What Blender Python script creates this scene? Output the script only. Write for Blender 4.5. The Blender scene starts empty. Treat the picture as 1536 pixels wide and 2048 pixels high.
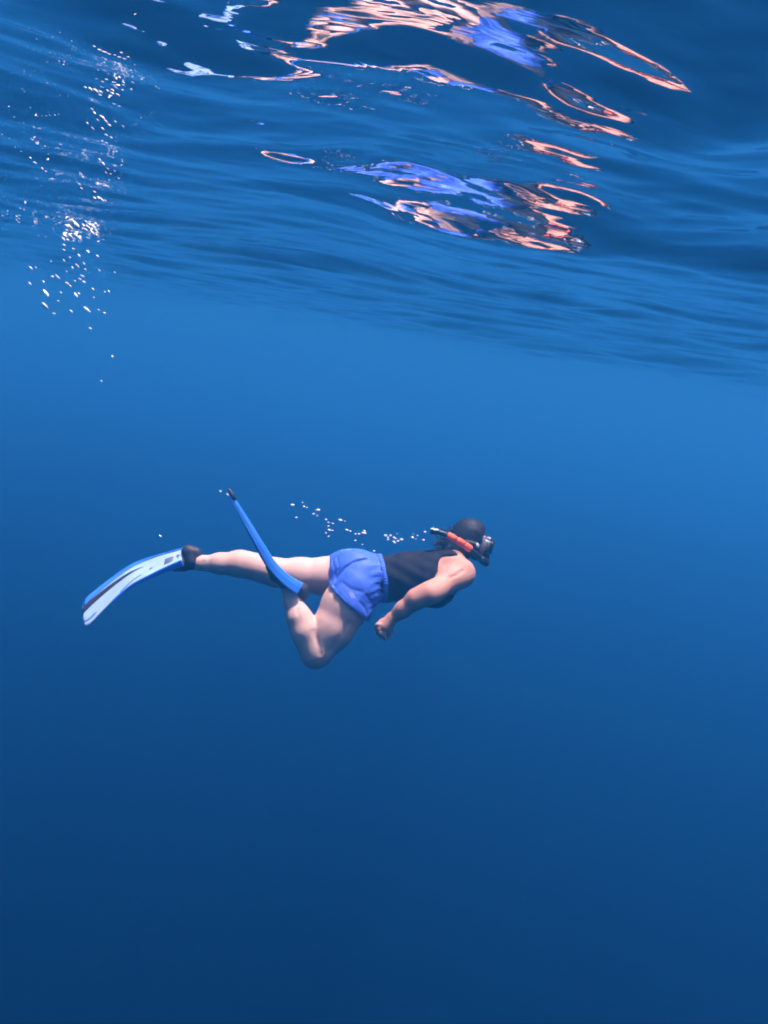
import bpy, math, random
import numpy as np
from mathutils import Vector, Matrix

R = math.radians
random.seed(7)
rng = np.random.default_rng(11)
scene = bpy.context.scene
col = scene.collection

# ------------------------------------------------------------------ camera
F_PX = 1980.0                 # focal length in pixels of the 1536 x 2048 frame
CAM_DEPTH = 0.34              # metres below mean water level
PITCH = 8.9                   # degrees below the horizontal
ROLL = 9.2
cam_data = bpy.data.cameras.new("camera")
cam = bpy.data.objects.new("camera", cam_data)
col.objects.link(cam)
cam_data.sensor_fit = 'VERTICAL'
cam_data.sensor_height = 24.0
cam_data.lens = 24.0 * F_PX / 2048.0
cam_data.clip_start = 0.02
cam_data.clip_end = 2000
CAM_ROT = Matrix.Rotation(R(90 - PITCH), 3, 'X') @ Matrix.Rotation(R(ROLL), 3, 'Z')
CAM_LOC = Vector((0, 0, -CAM_DEPTH))
cam.matrix_world = Matrix.Translation(CAM_LOC) @ CAM_ROT.to_4x4()
scene.camera = cam

# ------------------------------------------------------------------ light
SUN_DIR = Vector((0.10, -0.01, 0.95)).normalized()    # towards the sun
world = bpy.data.worlds.new("World")
scene.world = world
world.use_nodes = True
wn = world.node_tree
sky = wn.nodes.new("ShaderNodeTexSky")
sky.sky_type = 'NISHITA'
sky.sun_disc = False
sky.sun_elevation = math.asin(SUN_DIR.z)
sky.sun_rotation = math.atan2(SUN_DIR.x, SUN_DIR.y)
bg = wn.nodes["Background"]
bg.inputs["Strength"].default_value = 0.15
wn.links.new(sky.outputs[0], bg.inputs["Color"])
sun_data = bpy.data.lights.new("sun", 'SUN')
sun_data.energy = 5.0
sun_data.angle = R(1.0)
sun_data.color = (1.0, 0.95, 0.88)
sun = bpy.data.objects.new("sun", sun_data)
sun.rotation_euler = (-SUN_DIR).to_track_quat('-Z', 'Y').to_euler()
sun.location = (0, 0, 20)
col.objects.link(sun)

scene.view_settings.view_transform = 'Standard'
scene.view_settings.look = 'None'
scene.view_settings.gamma = 1.0
scene.view_settings.use_curve_mapping = False
scene.view_settings.exposure = 1.57
scene.render.engine = 'CYCLES'
cy = scene.cycles
cy.max_bounces = 8
cy.diffuse_bounces = 2
cy.glossy_bounces = 4
cy.transmission_bounces = 4
cy.transparent_max_bounces = 12
cy.volume_bounces = 1
cy.filter_width = 1.9
cy.use_denoising = True
cy.caustics_reflective = True
cy.sample_clamp_indirect = 6.0
cy.use_adaptive_sampling = True
cy.adaptive_threshold = 0.02


# ------------------------------------------------------------------ helpers
def tag(o, label=None, cat=None, group=None, kind=None):
    if label: o['label'] = label
    if cat: o['category'] = cat
    if group: o['group'] = group
    if kind: o['kind'] = kind
    return o


def mesh_obj(name, verts, faces, mat, parent=None, smooth=True):
    me = bpy.data.meshes.new(name)
    verts = np.asarray(verts, dtype=np.float64)
    me.from_pydata([tuple(v) for v in verts], [], [tuple(int(i) for i in f) for f in faces])
    if smooth:
        me.polygons.foreach_set("use_smooth", [True] * len(me.polygons))
    me.materials.append(mat)
    me.update()
    o = bpy.data.objects.new(name, me)
    col.objects.link(o)
    if parent is not None:
        o.parent = parent
    return o


def quad_mesh_obj(name, verts, quads, mat, parent=None):
    """fast path for big all-quad meshes"""
    me = bpy.data.meshes.new(name)
    verts = np.asarray(verts, dtype=np.float32)
    quads = np.asarray(quads, dtype=np.int32)
    me.vertices.add(len(verts))
    me.vertices.foreach_set("co", verts.ravel())
    me.loops.add(quads.size)
    me.loops.foreach_set("vertex_index", quads.ravel())
    me.polygons.add(len(quads))
    me.polygons.foreach_set("loop_start", np.arange(0, quads.size, 4, dtype=np.int32))
    me.polygons.foreach_set("use_smooth", np.ones(len(quads), dtype=bool))
    me.update(calc_edges=True)
    me.validate()
    me.materials.append(mat)
    o = bpy.data.objects.new(name, me)
    col.objects.link(o)
    if parent is not None:
        o.parent = parent
    return o


def new_mat(name):
    m = bpy.data.materials.new(name)
    m.use_nodes = True
    return m, m.node_tree, m.node_tree.nodes, m.node_tree.links


def simple_mat(name, color, rough=0.6, var=0.12, scale=30.0, bump=0.0, bump_scale=200.0, spec=0.2,
               sss=0.0, translucent=0.0, coat=0.0, warm=None):
    m, nt, N, L = new_mat(name)
    p = N["Principled BSDF"]
    p.inputs["Roughness"].default_value = rough
    p.inputs["Specular IOR Level"].default_value = spec
    if coat:
        p.inputs["Coat Weight"].default_value = coat
        p.inputs["Coat Roughness"].default_value = 0.15
    tc = N.new("ShaderNodeTexCoord")
    nz = N.new("ShaderNodeTexNoise")
    nz.inputs["Scale"].default_value = scale
    nz.inputs["Detail"].default_value = 4
    L.new(tc.outputs["Object"], nz.inputs["Vector"])
    mix = N.new("ShaderNodeMix"); mix.data_type = 'RGBA'
    c = Vector(color)
    lo = c * (1 - var)
    hi = Vector(warm) if warm else c * (1 + var)
    mix.inputs["A"].default_value = (*lo, 1)
    mix.inputs["B"].default_value = (*hi, 1)
    mr = N.new("ShaderNodeMapRange")
    mr.inputs["From Min"].default_value = 0.35
    mr.inputs["From Max"].default_value = 0.65
    L.new(nz.outputs["Fac"], mr.inputs["Value"])
    L.new(mr.outputs["Result"], mix.inputs["Factor"])
    L.new(mix.outputs["Result"], p.inputs["Base Color"])
    if sss:
        p.inputs["Subsurface Weight"].default_value = sss
        p.inputs["Subsurface Radius"].default_value = (0.02, 0.008, 0.004)
        p.inputs["Subsurface Scale"].default_value = 0.6
    if bump:
        n2 = N.new("ShaderNodeTexNoise")
        n2.inputs["Scale"].default_value = bump_scale
        n2.inputs["Detail"].default_value = 3
        L.new(tc.outputs["Object"], n2.inputs["Vector"])
        b = N.new("ShaderNodeBump")
        b.inputs["Strength"].default_value = bump
        b.inputs["Distance"].default_value = 0.004
        L.new(n2.outputs["Fac"], b.inputs["Height"])
        L.new(b.outputs["Normal"], p.inputs["Normal"])
    if translucent:
        tr = N.new("ShaderNodeBsdfTranslucent")
        L.new(mix.outputs["Result"], tr.inputs["Color"])
        ms = N.new("ShaderNodeMixShader")
        ms.inputs[0].default_value = translucent
        out = N["Material Output"]
        L.new(p.outputs[0], ms.inputs[1])
        L.new(tr.outputs[0], ms.inputs[2])
        L.new(ms.outputs[0], out.inputs["Surface"])
    return m

# ------------------------------------------------------------------ water body
m_vol, nt, N, L = new_mat("sea_water_volume")
N.remove(N["Principled BSDF"])
sc = N.new("ShaderNodeVolumeScatter")
sc.inputs["Color"].default_value = (0.048, 0.42, 0.97, 1)
sc.inputs["Density"].default_value = 0.058
sc.inputs["Anisotropy"].default_value = 0.62
ab = N.new("ShaderNodeVolumeAbsorption")
ab.inputs["Color"].default_value = (0.06, 0.30, 0.90, 1)
ab.inputs["Density"].default_value = 0.055
ad = N.new("ShaderNodeAddShader")
L.new(sc.outputs[0], ad.inputs[0]); L.new(ab.outputs[0], ad.inputs[1])
L.new(ad.outputs[0], N["Material Output"].inputs["Volume"])
bx, by0, by1, bz0, bz1 = 140.0, -120.0, 160.0, -4.5, 0.35
v = [(-bx, by0, bz0), (bx, by0, bz0), (bx, by1, bz0), (-bx, by1, bz0),
     (-bx, by0, bz1), (bx, by0, bz1), (bx, by1, bz1), (-bx, by1, bz1)]
f = [(0, 3, 2, 1), (4, 5, 6, 7), (0, 1, 5, 4), (1, 2, 6, 5), (2, 3, 7, 6), (3, 0, 4, 7)]
water = mesh_obj("water", v, f, m_vol, smooth=False)
tag(water, "deep clear blue sea water around the swimmer", kind="structure")

# more absorbing layer added underneath to darken the view downwards
m_deep, nt, N, L = new_mat("darkening_volume")
N.remove(N["Principled BSDF"])
sc = N.new("ShaderNodeVolumeScatter")
sc.inputs["Color"].default_value = (0.0, 0.38, 0.97, 1)
sc.inputs["Density"].default_value = 0.030
sc.inputs["Anisotropy"].default_value = 0.62
ab = N.new("ShaderNodeVolumeAbsorption")
ab.inputs["Color"].default_value = (0.0, 0.15, 0.55, 1)
ab.inputs["Density"].default_value = 0.09
ad = N.new("ShaderNodeAddShader")
L.new(sc.outputs[0], ad.inputs[0]); L.new(ab.outputs[0], ad.inputs[1])
L.new(ad.outputs[0], N["Material Output"].inputs["Volume"])
v = [(x, y, (-110.0 if z < -4 else -4.51)) for x, y, z in v]
deep = mesh_obj("darkening_layer", v, f, m_deep, smooth=False)
tag(deep, "added light-absorbing layer of deep water beneath the swimmer", kind="structure")

# ------------------------------------------------------------------ water surface
m_surf, nt, N, L = new_mat("sea_surface")
N.remove(N["Principled BSDF"])
out = N["Material Output"]
geo = N.new("ShaderNodeNewGeometry")
n1 = N.new("ShaderNodeTexNoise"); n1.inputs["Scale"].default_value = 9.0; n1.inputs["Detail"].default_value = 3
n1.inputs["Roughness"].default_value = 0.5; n1.inputs["Distortion"].default_value = 0.6
mp = N.new("ShaderNodeMapping"); mp.inputs["Scale"].default_value = (0.6, 1.5, 1.0); mp.inputs["Rotation"].default_value = (0, 0, 0.35)
L.new(geo.outputs["Position"], mp.inputs["Vector"])
L.new(mp.outputs[0], n1.inputs["Vector"])
bp = N.new("ShaderNodeBump"); bp.inputs["Strength"].default_value = 0.22; bp.inputs["Distance"].default_value = 0.006
L.new(n1.outputs["Fac"], bp.inputs["Height"])
fr = N.new("ShaderNodeFresnel"); fr.inputs["IOR"].default_value = 1.333
L.new(bp.outputs[0], fr.inputs["Normal"])
gl = N.new("ShaderNodeBsdfGlossy"); gl.inputs["Roughness"].default_value = 0.0
gl.inputs["Color"].default_value = (1, 1, 1, 1)
L.new(bp.outputs[0], gl.inputs["Normal"])
rf = N.new("ShaderNodeBsdfRefraction"); rf.inputs["IOR"].default_value = 1.333; rf.inputs["Roughness"].default_value = 0.04
L.new(bp.outputs[0], rf.inputs["Normal"])
tp = N.new("ShaderNodeBsdfTransparent")
m1 = N.new("ShaderNodeMixShader"); m1.inputs[0].default_value = 0.3
L.new(tp.outputs[0], m1.inputs[1]); L.new(rf.outputs[0], m1.inputs[2])
m2 = N.new("ShaderNodeMixShader")
L.new(fr.outputs[0], m2.inputs[0]); L.new(m1.outputs[0], m2.inputs[1]); L.new(gl.outputs[0], m2.inputs[2])
L.new(m2.outputs[0], out.inputs["Surface"])

# random trochoidal-looking sea: many sine trains, heading spread round one wind direction
WAVES = []
wr = random.Random(40)
for lam, n, steep in ((7.0, 2, 0.014), (3.0, 3, 0.020), (1.3, 5, 0.024), (0.6, 8, 0.027), (0.30, 9, 0.020), (0.15, 9, 0.013), (0.09, 8, 0.006)):
    for i in range(n):
        l = lam * wr.uniform(0.75, 1.3)
        th = R(78) + wr.gauss(0, 0.62)
        k = 2 * math.pi / l
        WAVES.append((k * math.cos(th), k * math.sin(th), wr.uniform(0, 6.28), steep / k * wr.uniform(0.6, 1.3)))


def wave_height(x, y, lam_min=0.0):
    h = np.zeros_like(x)
    r = np.hypot(x, y)
    for kx, ky, ph, a in WAVES:
        lam = 2 * math.pi / math.hypot(kx, ky)
        if lam < lam_min: continue
        fade = np.clip((lam * 42 - r) / (lam * 24), 0, 1)
        s = np.sin(kx * x + ky * y + ph)
        h += a * fade * (s + 0.25 * (s * s * 2 - 1))
    return h


def build_surface():
    na_f, na_c = 380, 90
    half = R(40)
    ang = np.concatenate([np.linspace(-half, half, na_f), np.linspace(half, 2 * math.pi - half, na_c + 2)[1:-1]])
    rad = np.concatenate([np.linspace(0.02, 0.6, 30), np.exp(np.linspace(math.log(0.6), math.log(14), 560))[1:],
                          np.exp(np.linspace(math.log(14), math.log(230), 110))[1:]])
    A, RR = np.meshgrid(ang, rad, indexing='xy')
    X = RR * np.sin(A); Y = RR * np.cos(A)
    Z = wave_height(X, Y) + local_waves(X, Y)
    nr, na = X.shape
    V = np.stack([X, Y, Z], -1).reshape(-1, 3)
    i = np.arange(nr - 1)[:, None]; j = np.arange(na)[None, :]
    j2 = (j + 1) % na
    q = np.stack([np.broadcast_to(i * na + j, (nr - 1, na)), np.broadcast_to((i + 1) * na + j, (nr - 1, na)),
                  np.broadcast_to((i + 1) * na + j2, (nr - 1, na)), np.broadcast_to(i * na + j2, (nr - 1, na))], -1).reshape(-1, 4)
    q = q[:, ::-1]
    return V, q


# Two standing swells in front of the camera tilt towards the swimmer: solve a smooth height field whose
# slopes mirror the swimmer there and mirror empty water elsewhere.
GX0, GX1, GY0, GY1, GH = -1.3, 1.5, 0.45, 4.6, 0.022


def swell_field(h0):
    gx = np.arange(GX0, GX1 + GH / 2, GH); gy = np.arange(GY0, GY1 + GH / 2, GH)
    X, Y = np.meshgrid(gx, gy, indexing='ij')
    Rm = np.array(CAM_ROT)
    long_h = wave_height(X, Y, 0.45)
    lgx, lgy = np.gradient(long_h, GH)
    rel = np.stack([X, Y, CAM_DEPTH + long_h + (0 if h0 is None else h0)], -1)
    c = rel @ Rm                                     # camera-space coordinates
    U = 768 - F_PX * c[..., 0] / c[..., 2]; Vv = 1024 + F_PX * c[..., 1] / c[..., 2]
    d = rel / np.linalg.norm(rel, axis=-1, keepdims=True)

    def target(tx, ty, dist):
        cc = np.stack([(tx - 768) / F_PX * dist, -(ty - 1024) / F_PX * dist, -np.full_like(tx, dist)], -1)
        return cc @ Rm.T + np.array([0, 0, 0.0])
    tgx = np.zeros_like(X); tgy = np.zeros_like(X); w = np.zeros_like(X)
    for (u0, u1, v0, v1, sl, x0, x1, y0, y1) in MIRROR_PATCHES:
        vv = Vv - sl * (U - (u0 + u1) / 2)
        m = np.clip(1 - np.abs((U - (u0 + u1) / 2) / ((u1 - u0) / 2)) ** 6, 0, 1) * np.clip(1 - np.abs((vv - (v0 + v1) / 2) / ((v1 - v0) / 2)) ** 6, 0, 1)
        tx = x0 + (x1 - x0) * (U - u0) / (u1 - u0); ty = y0 + (y1 - y0) * (vv - v0) / (v1 - v0)
        r = target(tx, ty, SW_D) - rel
        r /= np.linalg.norm(r, axis=-1, keepdims=True)
        n = d - r
        n /= n[..., 2:3]
        tgx += m * (-n[..., 0]); tgy += m * (-n[..., 1]); w += m
    ok = w > 1e-3
    tgx = np.where(ok, tgx / np.maximum(w, 1e-3), 0); tgy = np.where(ok, tgy / np.maximum(w, 1e-3), 0)
    w = np.clip(w, 0, 1)
    tgx = tgx - lgx; tgy = tgy - lgy
    lane = (np.abs(U - 980) < 520)
    calm = np.exp(-((Vv - 0.15 * (U - 980) - 288) / 34) ** 4) * lane
    calm2 = np.exp(-((Vv - 0.15 * (U - 980) - 520) / 40) ** 4) * lane * 0.5
    left = ((U < 760) & (U > 300) & (Vv > 150) & (Vv < 520)) * 0.5
    wx = 0.4 * w + 0.02
    dw = w
    w = w * (1 - np.clip(calm + calm2, 0, 1))
    tgy = np.where(calm + calm2 + left > 0.3, -0.05 * SGN - lgy, tgy)
    tgy0 = tgy
    wdat = w + 2.0 * calm + calm2 + left
    wy = wdat + 0.12

    def A(h):
        gxh = np.diff(h, axis=0) / GH; gyh = np.diff(h, axis=1) / GH
        o = np.zeros_like(h)
        a_ = gxh * (wx[1:] + wx[:-1]) / 2 / GH; o[1:] += a_; o[:-1] -= a_
        b_ = gyh * (wy[:, 1:] + wy[:, :-1]) / 2 / GH; o[:, 1:] += b_; o[:, :-1] -= b_
        lap = np.zeros_like(h)
        lap[1:-1, 1:-1] = (h[2:, 1:-1] + h[:-2, 1:-1] + h[1:-1, 2:] + h[1:-1, :-2] - 4 * h[1:-1, 1:-1]) / GH ** 2
        l2 = np.zeros_like(h)
        l2[1:-1, 1:-1] -= 4 * lap[1:-1, 1:-1]; l2[2:, 1:-1] += lap[1:-1, 1:-1]; l2[:-2, 1:-1] += lap[1:-1, 1:-1]
        l2[1:-1, 2:] += lap[1:-1, 1:-1]; l2[1:-1, :-2] += lap[1:-1, 1:-1]
        return o + 2.5e-5 * l2 / GH ** 2 + 0.05 * h
    bvec = np.zeros_like(X)
    ax_ = ((tgx * dw)[1:] + (tgx * dw)[:-1]) / 2 * 0.4 / GH; bvec[1:] += ax_; bvec[:-1] -= ax_
    ay_ = ((tgy0 * wdat)[:, 1:] + (tgy0 * wdat)[:, :-1]) / 2 / GH; bvec[:, 1:] += ay_; bvec[:, :-1] -= ay_
    h = np.zeros_like(X) if h0 is None else h0.copy(); r_ = bvec - A(h); p = r_.copy(); rs = (r_ * r_).sum()
    for it in range(1500):
        Ap = A(p); al = rs / (p * Ap).sum(); h += al * p; r_ -= al * Ap
        rn = (r_ * r_).sum()
        if rn < 1e-9 * (bvec * bvec).sum(): break
        p = r_ + rn / rs * p; rs = rn
    # ease to nothing at the rim
    ex = np.clip(np.minimum(X - GX0, GX1 - X) / 0.5, 0, 1); ey = np.clip(np.minimum(Y - GY0, GY1 - Y) / 0.3, 0, 1)
    return h * ex * ex * (3 - 2 * ex) * ey


SW_D = 5.08
SGN = -0.7
MIRROR_PATCHES = [
    # picture band (u0,u1,v0,v1,slope) -> what it mirrors (x0,x1,y0,y1)
    (640, 1460, -20, 235, 0.16, 430, 960, 1470, 1010),
    (1100, 1230, 325, 352, 0.05, 780, 940, 1230, 1130),
    (340, 600, -40, 100, 0.16, 150, 400, 1240, 1120),
    (740, 1220, 350, 480, 0.17, 520, 960, 1420, 1060),
]
SWELL = None
for _ in range(5):
    new_ = swell_field(SWELL)
    SWELL = new_ if SWELL is None else 0.5 * (SWELL + new_)
print('SWELL range', SWELL.min(), SWELL.max())


def local_waves(X, Y):
    fx = (X - GX0) / GH; fy = (Y - GY0) / GH
    nx, ny = SWELL.shape
    ok = (fx > 2) & (fx < nx - 3) & (fy > 2) & (fy < ny - 3)
    fx = np.clip(fx, 2, nx - 4); fy = np.clip(fy, 2, ny - 4)
    i = fx.astype(int); j = fy.astype(int); u = fx - i; v_ = fy - j

    def bs(t):
        return [(1 - t) ** 3 / 6, (3 * t ** 3 - 6 * t ** 2 + 4) / 6, (-3 * t ** 3 + 3 * t ** 2 + 3 * t + 1) / 6, t ** 3 / 6]
    bu, bv = bs(u), bs(v_)
    o = np.zeros_like(X)
    for a_ in range(4):
        for b_ in range(4):
            o += bu[a_] * bv[b_] * SWELL[i + a_ - 1, j + b_ - 1]
    return np.where(ok, o, 0)


V, q = build_surface()
surf = quad_mesh_obj("water_surface", V, q, m_surf)
me = surf.data
if me.polygons[5000].normal.z < 0:
    me.flip_normals()
tag(surf, "rippled underside of the sea surface mirroring the swimmer", kind="structure")

# ------------------------------------------------------------------ implicit-surface modelling kit
PX = 390.0                       # pixels per metre at the swimmer's distance
SW_DIST = F_PX / PX
CX, CY = 600.0, 1150.0


def P(px, py, y=0.0):
    """swimmer-local metres: x along the body to the right, z up in the picture, y away from the viewer"""
    s = 1.0 + y / SW_DIST
    ox = (CX - 768) / F_PX * SW_DIST; oz = -(CY - 1024) / F_PX * SW_DIST
    return np.array([(px - 768) / PX * s - ox, y, -(py - 1024) / PX * s - oz])


class Field:
    def __init__(self, lo, hi, h):
        self.h = h
        self.lo = np.array(lo, float)
        self.n = np.ceil((np.array(hi, float) - self.lo) / h).astype(int) + 1
        self.ax = [(self.lo[i] + np.arange(self.n[i]) * h).astype(np.float32) for i in range(3)]
        self.a = np.full(self.n, 0.2, np.float32)

    def copy(self):
        g = Field.__new__(Field)
        g.h, g.lo, g.n, g.ax, g.a = self.h, self.lo, self.n, self.ax, self.a.copy()
        return g

    def box(self, lo, hi):
        s = []
        for i in range(3):
            a = int(max(0, math.floor((lo[i] - self.lo[i]) / self.h)))
            b = int(min(self.n[i], math.ceil((hi[i] - self.lo[i]) / self.h) + 1))
            s.append(slice(a, max(a, b)))
        return tuple(s)

    def coords(self, s=None):
        if s is None: s = (slice(None),) * 3
        return (self.ax[0][s[0]][:, None, None], self.ax[1][s[1]][None, :, None], self.ax[2][s[2]][None, None, :])

    def put(self, s, d, k):
        c = self.a[s]
        if k > 0:
            hh = np.clip(0.5 + 0.5 * (c - d) / k, 0, 1)
            self.a[s] = c * (1 - hh) + d * hh - k * hh * (1 - hh)
        else:
            self.a[s] = np.minimum(c, d)

    def cut(self, s, d, k):
        c = self.a[s]
        hh = np.clip(0.5 - 0.5 * (c + d) / k, 0, 1)
        self.a[s] = c * (1 - hh) - d * hh + k * hh * (1 - hh)

    def cone(self, a, b, ra, rb, k=0.02, cut=False, m=0.05):
        a = np.array(a, float); b = np.array(b, float)
        r = max(ra, rb) + k + m
        s = self.box(np.minimum(a, b) - r, np.maximum(a, b) + r)
        X, Y, Z = self.coords(s)
        d = b - a; L2 = float(d @ d) + 1e-12
        t = np.clip(((X - a[0]) * d[0] + (Y - a[1]) * d[1] + (Z - a[2]) * d[2]) / L2, 0, 1)
        t2 = t
        dd = np.sqrt((X - a[0] - t * d[0]) ** 2 + (Y - a[1] - t * d[1]) ** 2 + (Z - a[2] - t * d[2]) ** 2) - (ra + (rb - ra) * t2)
        (self.cut if cut else self.put)(s, dd.astype(np.float32), k)

    def chain(self, pts, rad, k=0.02):
        for i in range(len(pts) - 1):
            self.cone(pts[i], pts[i + 1], rad[i], rad[i + 1], k)

    def ell(self, c, r, k=0.02, rot=None, cut=False, m=0.05):
        c = np.array(c, float); r = np.array(r, float)
        R_ = r.max() + k + m
        s = self.box(c - R_, c + R_)
        X, Y, Z = self.coords(s)
        X = X - c[0]; Y = Y - c[1]; Z = Z - c[2]
        if rot is not None:
            M = np.array(rot)            # rows: local axes
            X, Y, Z = (M[0, 0] * X + M[0, 1] * Y + M[0, 2] * Z, M[1, 0] * X + M[1, 1] * Y + M[1, 2] * Z, M[2, 0] * X + M[2, 1] * Y + M[2, 2] * Z)
        k0 = np.sqrt((X / r[0]) ** 2 + (Y / r[1]) ** 2 + (Z / r[2]) ** 2)
        k1 = np.sqrt((X / r[0] ** 2) ** 2 + (Y / r[1] ** 2) ** 2 + (Z / r[2] ** 2) ** 2) + 1e-6
        dd = (k0 * (k0 - 1) / k1).astype(np.float32)
        (self.cut if cut else self.put)(s, dd, k)

    def merge(self, other, k=0.01):
        self.put((slice(None),) * 3, other.a, k)


def surface_nets(F, level=0.0, smooth=2):
    a = F.a - level
    s = a < 0
    nx, ny, nz = a.shape
    cnt = np.zeros((nx - 1, ny - 1, nz - 1), np.int8)
    for i in (0, 1):
        for j in (0, 1):
            for k in (0, 1):
                cnt += s[i:nx - 1 + i, j:ny - 1 + j, k:nz - 1 + k]
    act = (cnt > 0) & (cnt < 8)
    ids = np.full(act.shape, -1, np.int32)
    I, J, K = np.nonzero(act)
    ids[I, J, K] = np.arange(len(I))
    acc = np.zeros((len(I), 3)); n = np.zeros(len(I))
    C = [(0, 0, 0), (1, 0, 0), (0, 1, 0), (1, 1, 0), (0, 0, 1), (1, 0, 1), (0, 1, 1), (1, 1, 1)]
    E = [(0, 1), (2, 3), (4, 5), (6, 7), (0, 2), (1, 3), (4, 6), (5, 7), (0, 4), (1, 5), (2, 6), (3, 7)]
    for e0, e1 in E:
        c0, c1 = C[e0], C[e1]
        v0 = a[I + c0[0], J + c0[1], K + c0[2]]; v1 = a[I + c1[0], J + c1[1], K + c1[2]]
        x = (v0 < 0) != (v1 < 0)
        t = np.where(x, v0 / np.where(x, v0 - v1, 1), 0)
        p = np.array(c0)[None] + t[:, None] * (np.array(c1) - np.array(c0))[None]
        acc += p * x[:, None]; n += x
    V = (np.stack([I, J, K], 1) + acc / n[:, None]) * F.h + F.lo
    Q = []
    for ax in range(3):
        sl0 = [slice(None)] * 3; sl1 = [slice(None)] * 3
        sl0[ax] = slice(0, -1); sl1[ax] = slice(1, None)
        c = s[tuple(sl0)] != s[tuple(sl1)]
        ii = list(np.nonzero(c))
        o1, o2 = [(1, 2), (2, 0), (0, 1)][ax]
        ok = (ii[o1] > 0) & (ii[o2] > 0) & (ii[o1] < a.shape[o1] - 1) & (ii[o2] < a.shape[o2] - 1)
        ii = [q_[ok] for q_ in ii]
        inside = s[tuple(ii)]
        def cell(d1, d2):
            t = [q_.copy() for q_ in ii]
            t[o1] = t[o1] - d1; t[o2] = t[o2] - d2
            return ids[tuple(t)]
        q4 = np.stack([cell(1, 1), cell(0, 1), cell(0, 0), cell(1, 0)], 1)
        q4[~inside] = q4[~inside][:, ::-1]
        Q.append(q4)
    Q = np.concatenate(Q)
    Q = Q[(Q >= 0).all(1)]
    # light smoothing
    e = np.concatenate([Q[:, [0, 1]], Q[:, [1, 2]], Q[:, [2, 3]], Q[:, [3, 0]]])
    for it in range(smooth):
        deg = np.zeros(len(V)); av = np.zeros_like(V)
        np.add.at(deg, e[:, 0], 1); np.add.at(deg, e[:, 1], 1)
        np.add.at(av, e[:, 0], V[e[:, 1]]); np.add.at(av, e[:, 1], V[e[:, 0]])
        w = 0.6 if it % 2 == 0 else -0.35
        V = V + w * (av / np.maximum(deg, 1)[:, None] - V)
    return V, Q


def field_obj(name, F, mat, parent, level=0.0, smooth=2):
    V, Q = surface_nets(F, level, smooth)
    return quad_mesh_obj(name, V, Q, mat, parent)


def tube(pts, rad, seg=10, cap=True, flat=None):
    """tapered tube through points; flat=(direction, factor) squashes the section"""
    pts = [np.array(p, float) for p in pts]
    V = []; Fc = []
    up = np.array([0.13, 0.97, 0.2])
    for i, p in enumerate(pts):
        t = pts[min(i + 1, len(pts) - 1)] - pts[max(i - 1, 0)]
        t = t / (np.linalg.norm(t) + 1e-9)
        u = up - t * (up @ t); u /= np.linalg.norm(u)
        w = np.cross(t, u)
        for s in range(seg):
            th = 2 * math.pi * s / seg
            V.append(p + rad[i] * (math.cos(th) * u + math.sin(th) * w))
    for i in range(len(pts) - 1):
        for s in range(seg):
            s2 = (s + 1) % seg
            Fc.append((i * seg + s, i * seg + s2, (i + 1) * seg + s2, (i + 1) * seg + s))
    if cap:
        Fc.append(tuple(range(seg))[::-1]); Fc.append(tuple((len(pts) - 1) * seg + s for s in range(seg)))
    return V, Fc


def join(*parts):
    V = []; Fc = []
    for v, f_ in parts:
        o = len(V)
        V += list(v); Fc += [tuple(i + o for i in q_) for q_ in f_]
    return V, Fc


def spline(ctrl, n):
    ctrl = np.array(ctrl, float)
    m = len(ctrl) - 1
    outp = []
    for i in range(n):
        t = i / (n - 1) * m; k = min(int(t), m - 1); u = t - k
        p0 = ctrl[max(k - 1, 0)]; p1 = ctrl[k]; p2 = ctrl[k + 1]; p3 = ctrl[min(k + 2, m)]
        outp.append(0.5 * ((2 * p1) + (-p0 + p2) * u + (2 * p0 - 5 * p1 + 4 * p2 - p3) * u * u + (-p0 + 3 * p1 - 3 * p2 + p3) * u ** 3))
    return np.array(outp)


# ------------------------------------------------------------------ materials of the swimmer
m_skin = simple_mat("skin", (0.50, 0.245, 0.18), rough=0.6, var=0.10, scale=9, bump=0.10, bump_scale=70, sss=0.15, warm=(0.50, 0.20, 0.14))
# legs and hips are paler than the tanned arms and shoulders
nt = m_skin.node_tree; N = nt.nodes; L = nt.links
p_ = N["Principled BSDF"]
old = p_.inputs["Base Color"].links[0].from_socket
tc_ = N.new("ShaderNodeTexCoord"); sp_ = N.new("ShaderNodeSeparateXYZ"); L.new(tc_.outputs["Object"], sp_.inputs[0])
mr_ = N.new("ShaderNodeMapRange"); mr_.inputs["From Min"].default_value = 0.30; mr_.inputs["From Max"].default_value = 0.42
L.new(sp_.outputs["X"], mr_.inputs["Value"])
pale = N.new("ShaderNodeMix"); pale.data_type = 'RGBA'; pale.blend_type = 'MIX'
nz_ = N.new("ShaderNodeTexNoise"); nz_.inputs["Scale"].default_value = 7.0; nz_.inputs["Detail"].default_value = 5
L.new(tc_.outputs["Object"], nz_.inputs["Vector"])
leg_ = N.new("ShaderNodeMix"); leg_.data_type = 'RGBA'
leg_.inputs["A"].default_value = (0.64, 0.38, 0.31, 1); leg_.inputs["B"].default_value = (0.55, 0.28, 0.215, 1)
L.new(nz_.outputs["Fac"], leg_.inputs["Factor"])
L.new(mr_.outputs["Result"], pale.inputs["Factor"]); L.new(leg_.outputs["Result"], pale.inputs["A"]); L.new(old, pale.inputs["B"])
L.new(pale.outputs["Result"], p_.inputs["Base Color"])
m_hair = simple_mat("hair", (0.010, 0.006, 0.010), rough=0.6, var=0.4, scale=60, bump=0.6, bump_scale=90)
m_tank = simple_mat("black_rib_fabric", (0.010, 0.007, 0.012), rough=0.9, var=0.25, scale=25, bump=0.4, bump_scale=220)
m_short = simple_mat("blue_nylon", (0.055, 0.125, 0.60), rough=0.55, var=0.10, scale=14, bump=0.35, bump_scale=45, spec=0.3, translucent=0.12)
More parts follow.
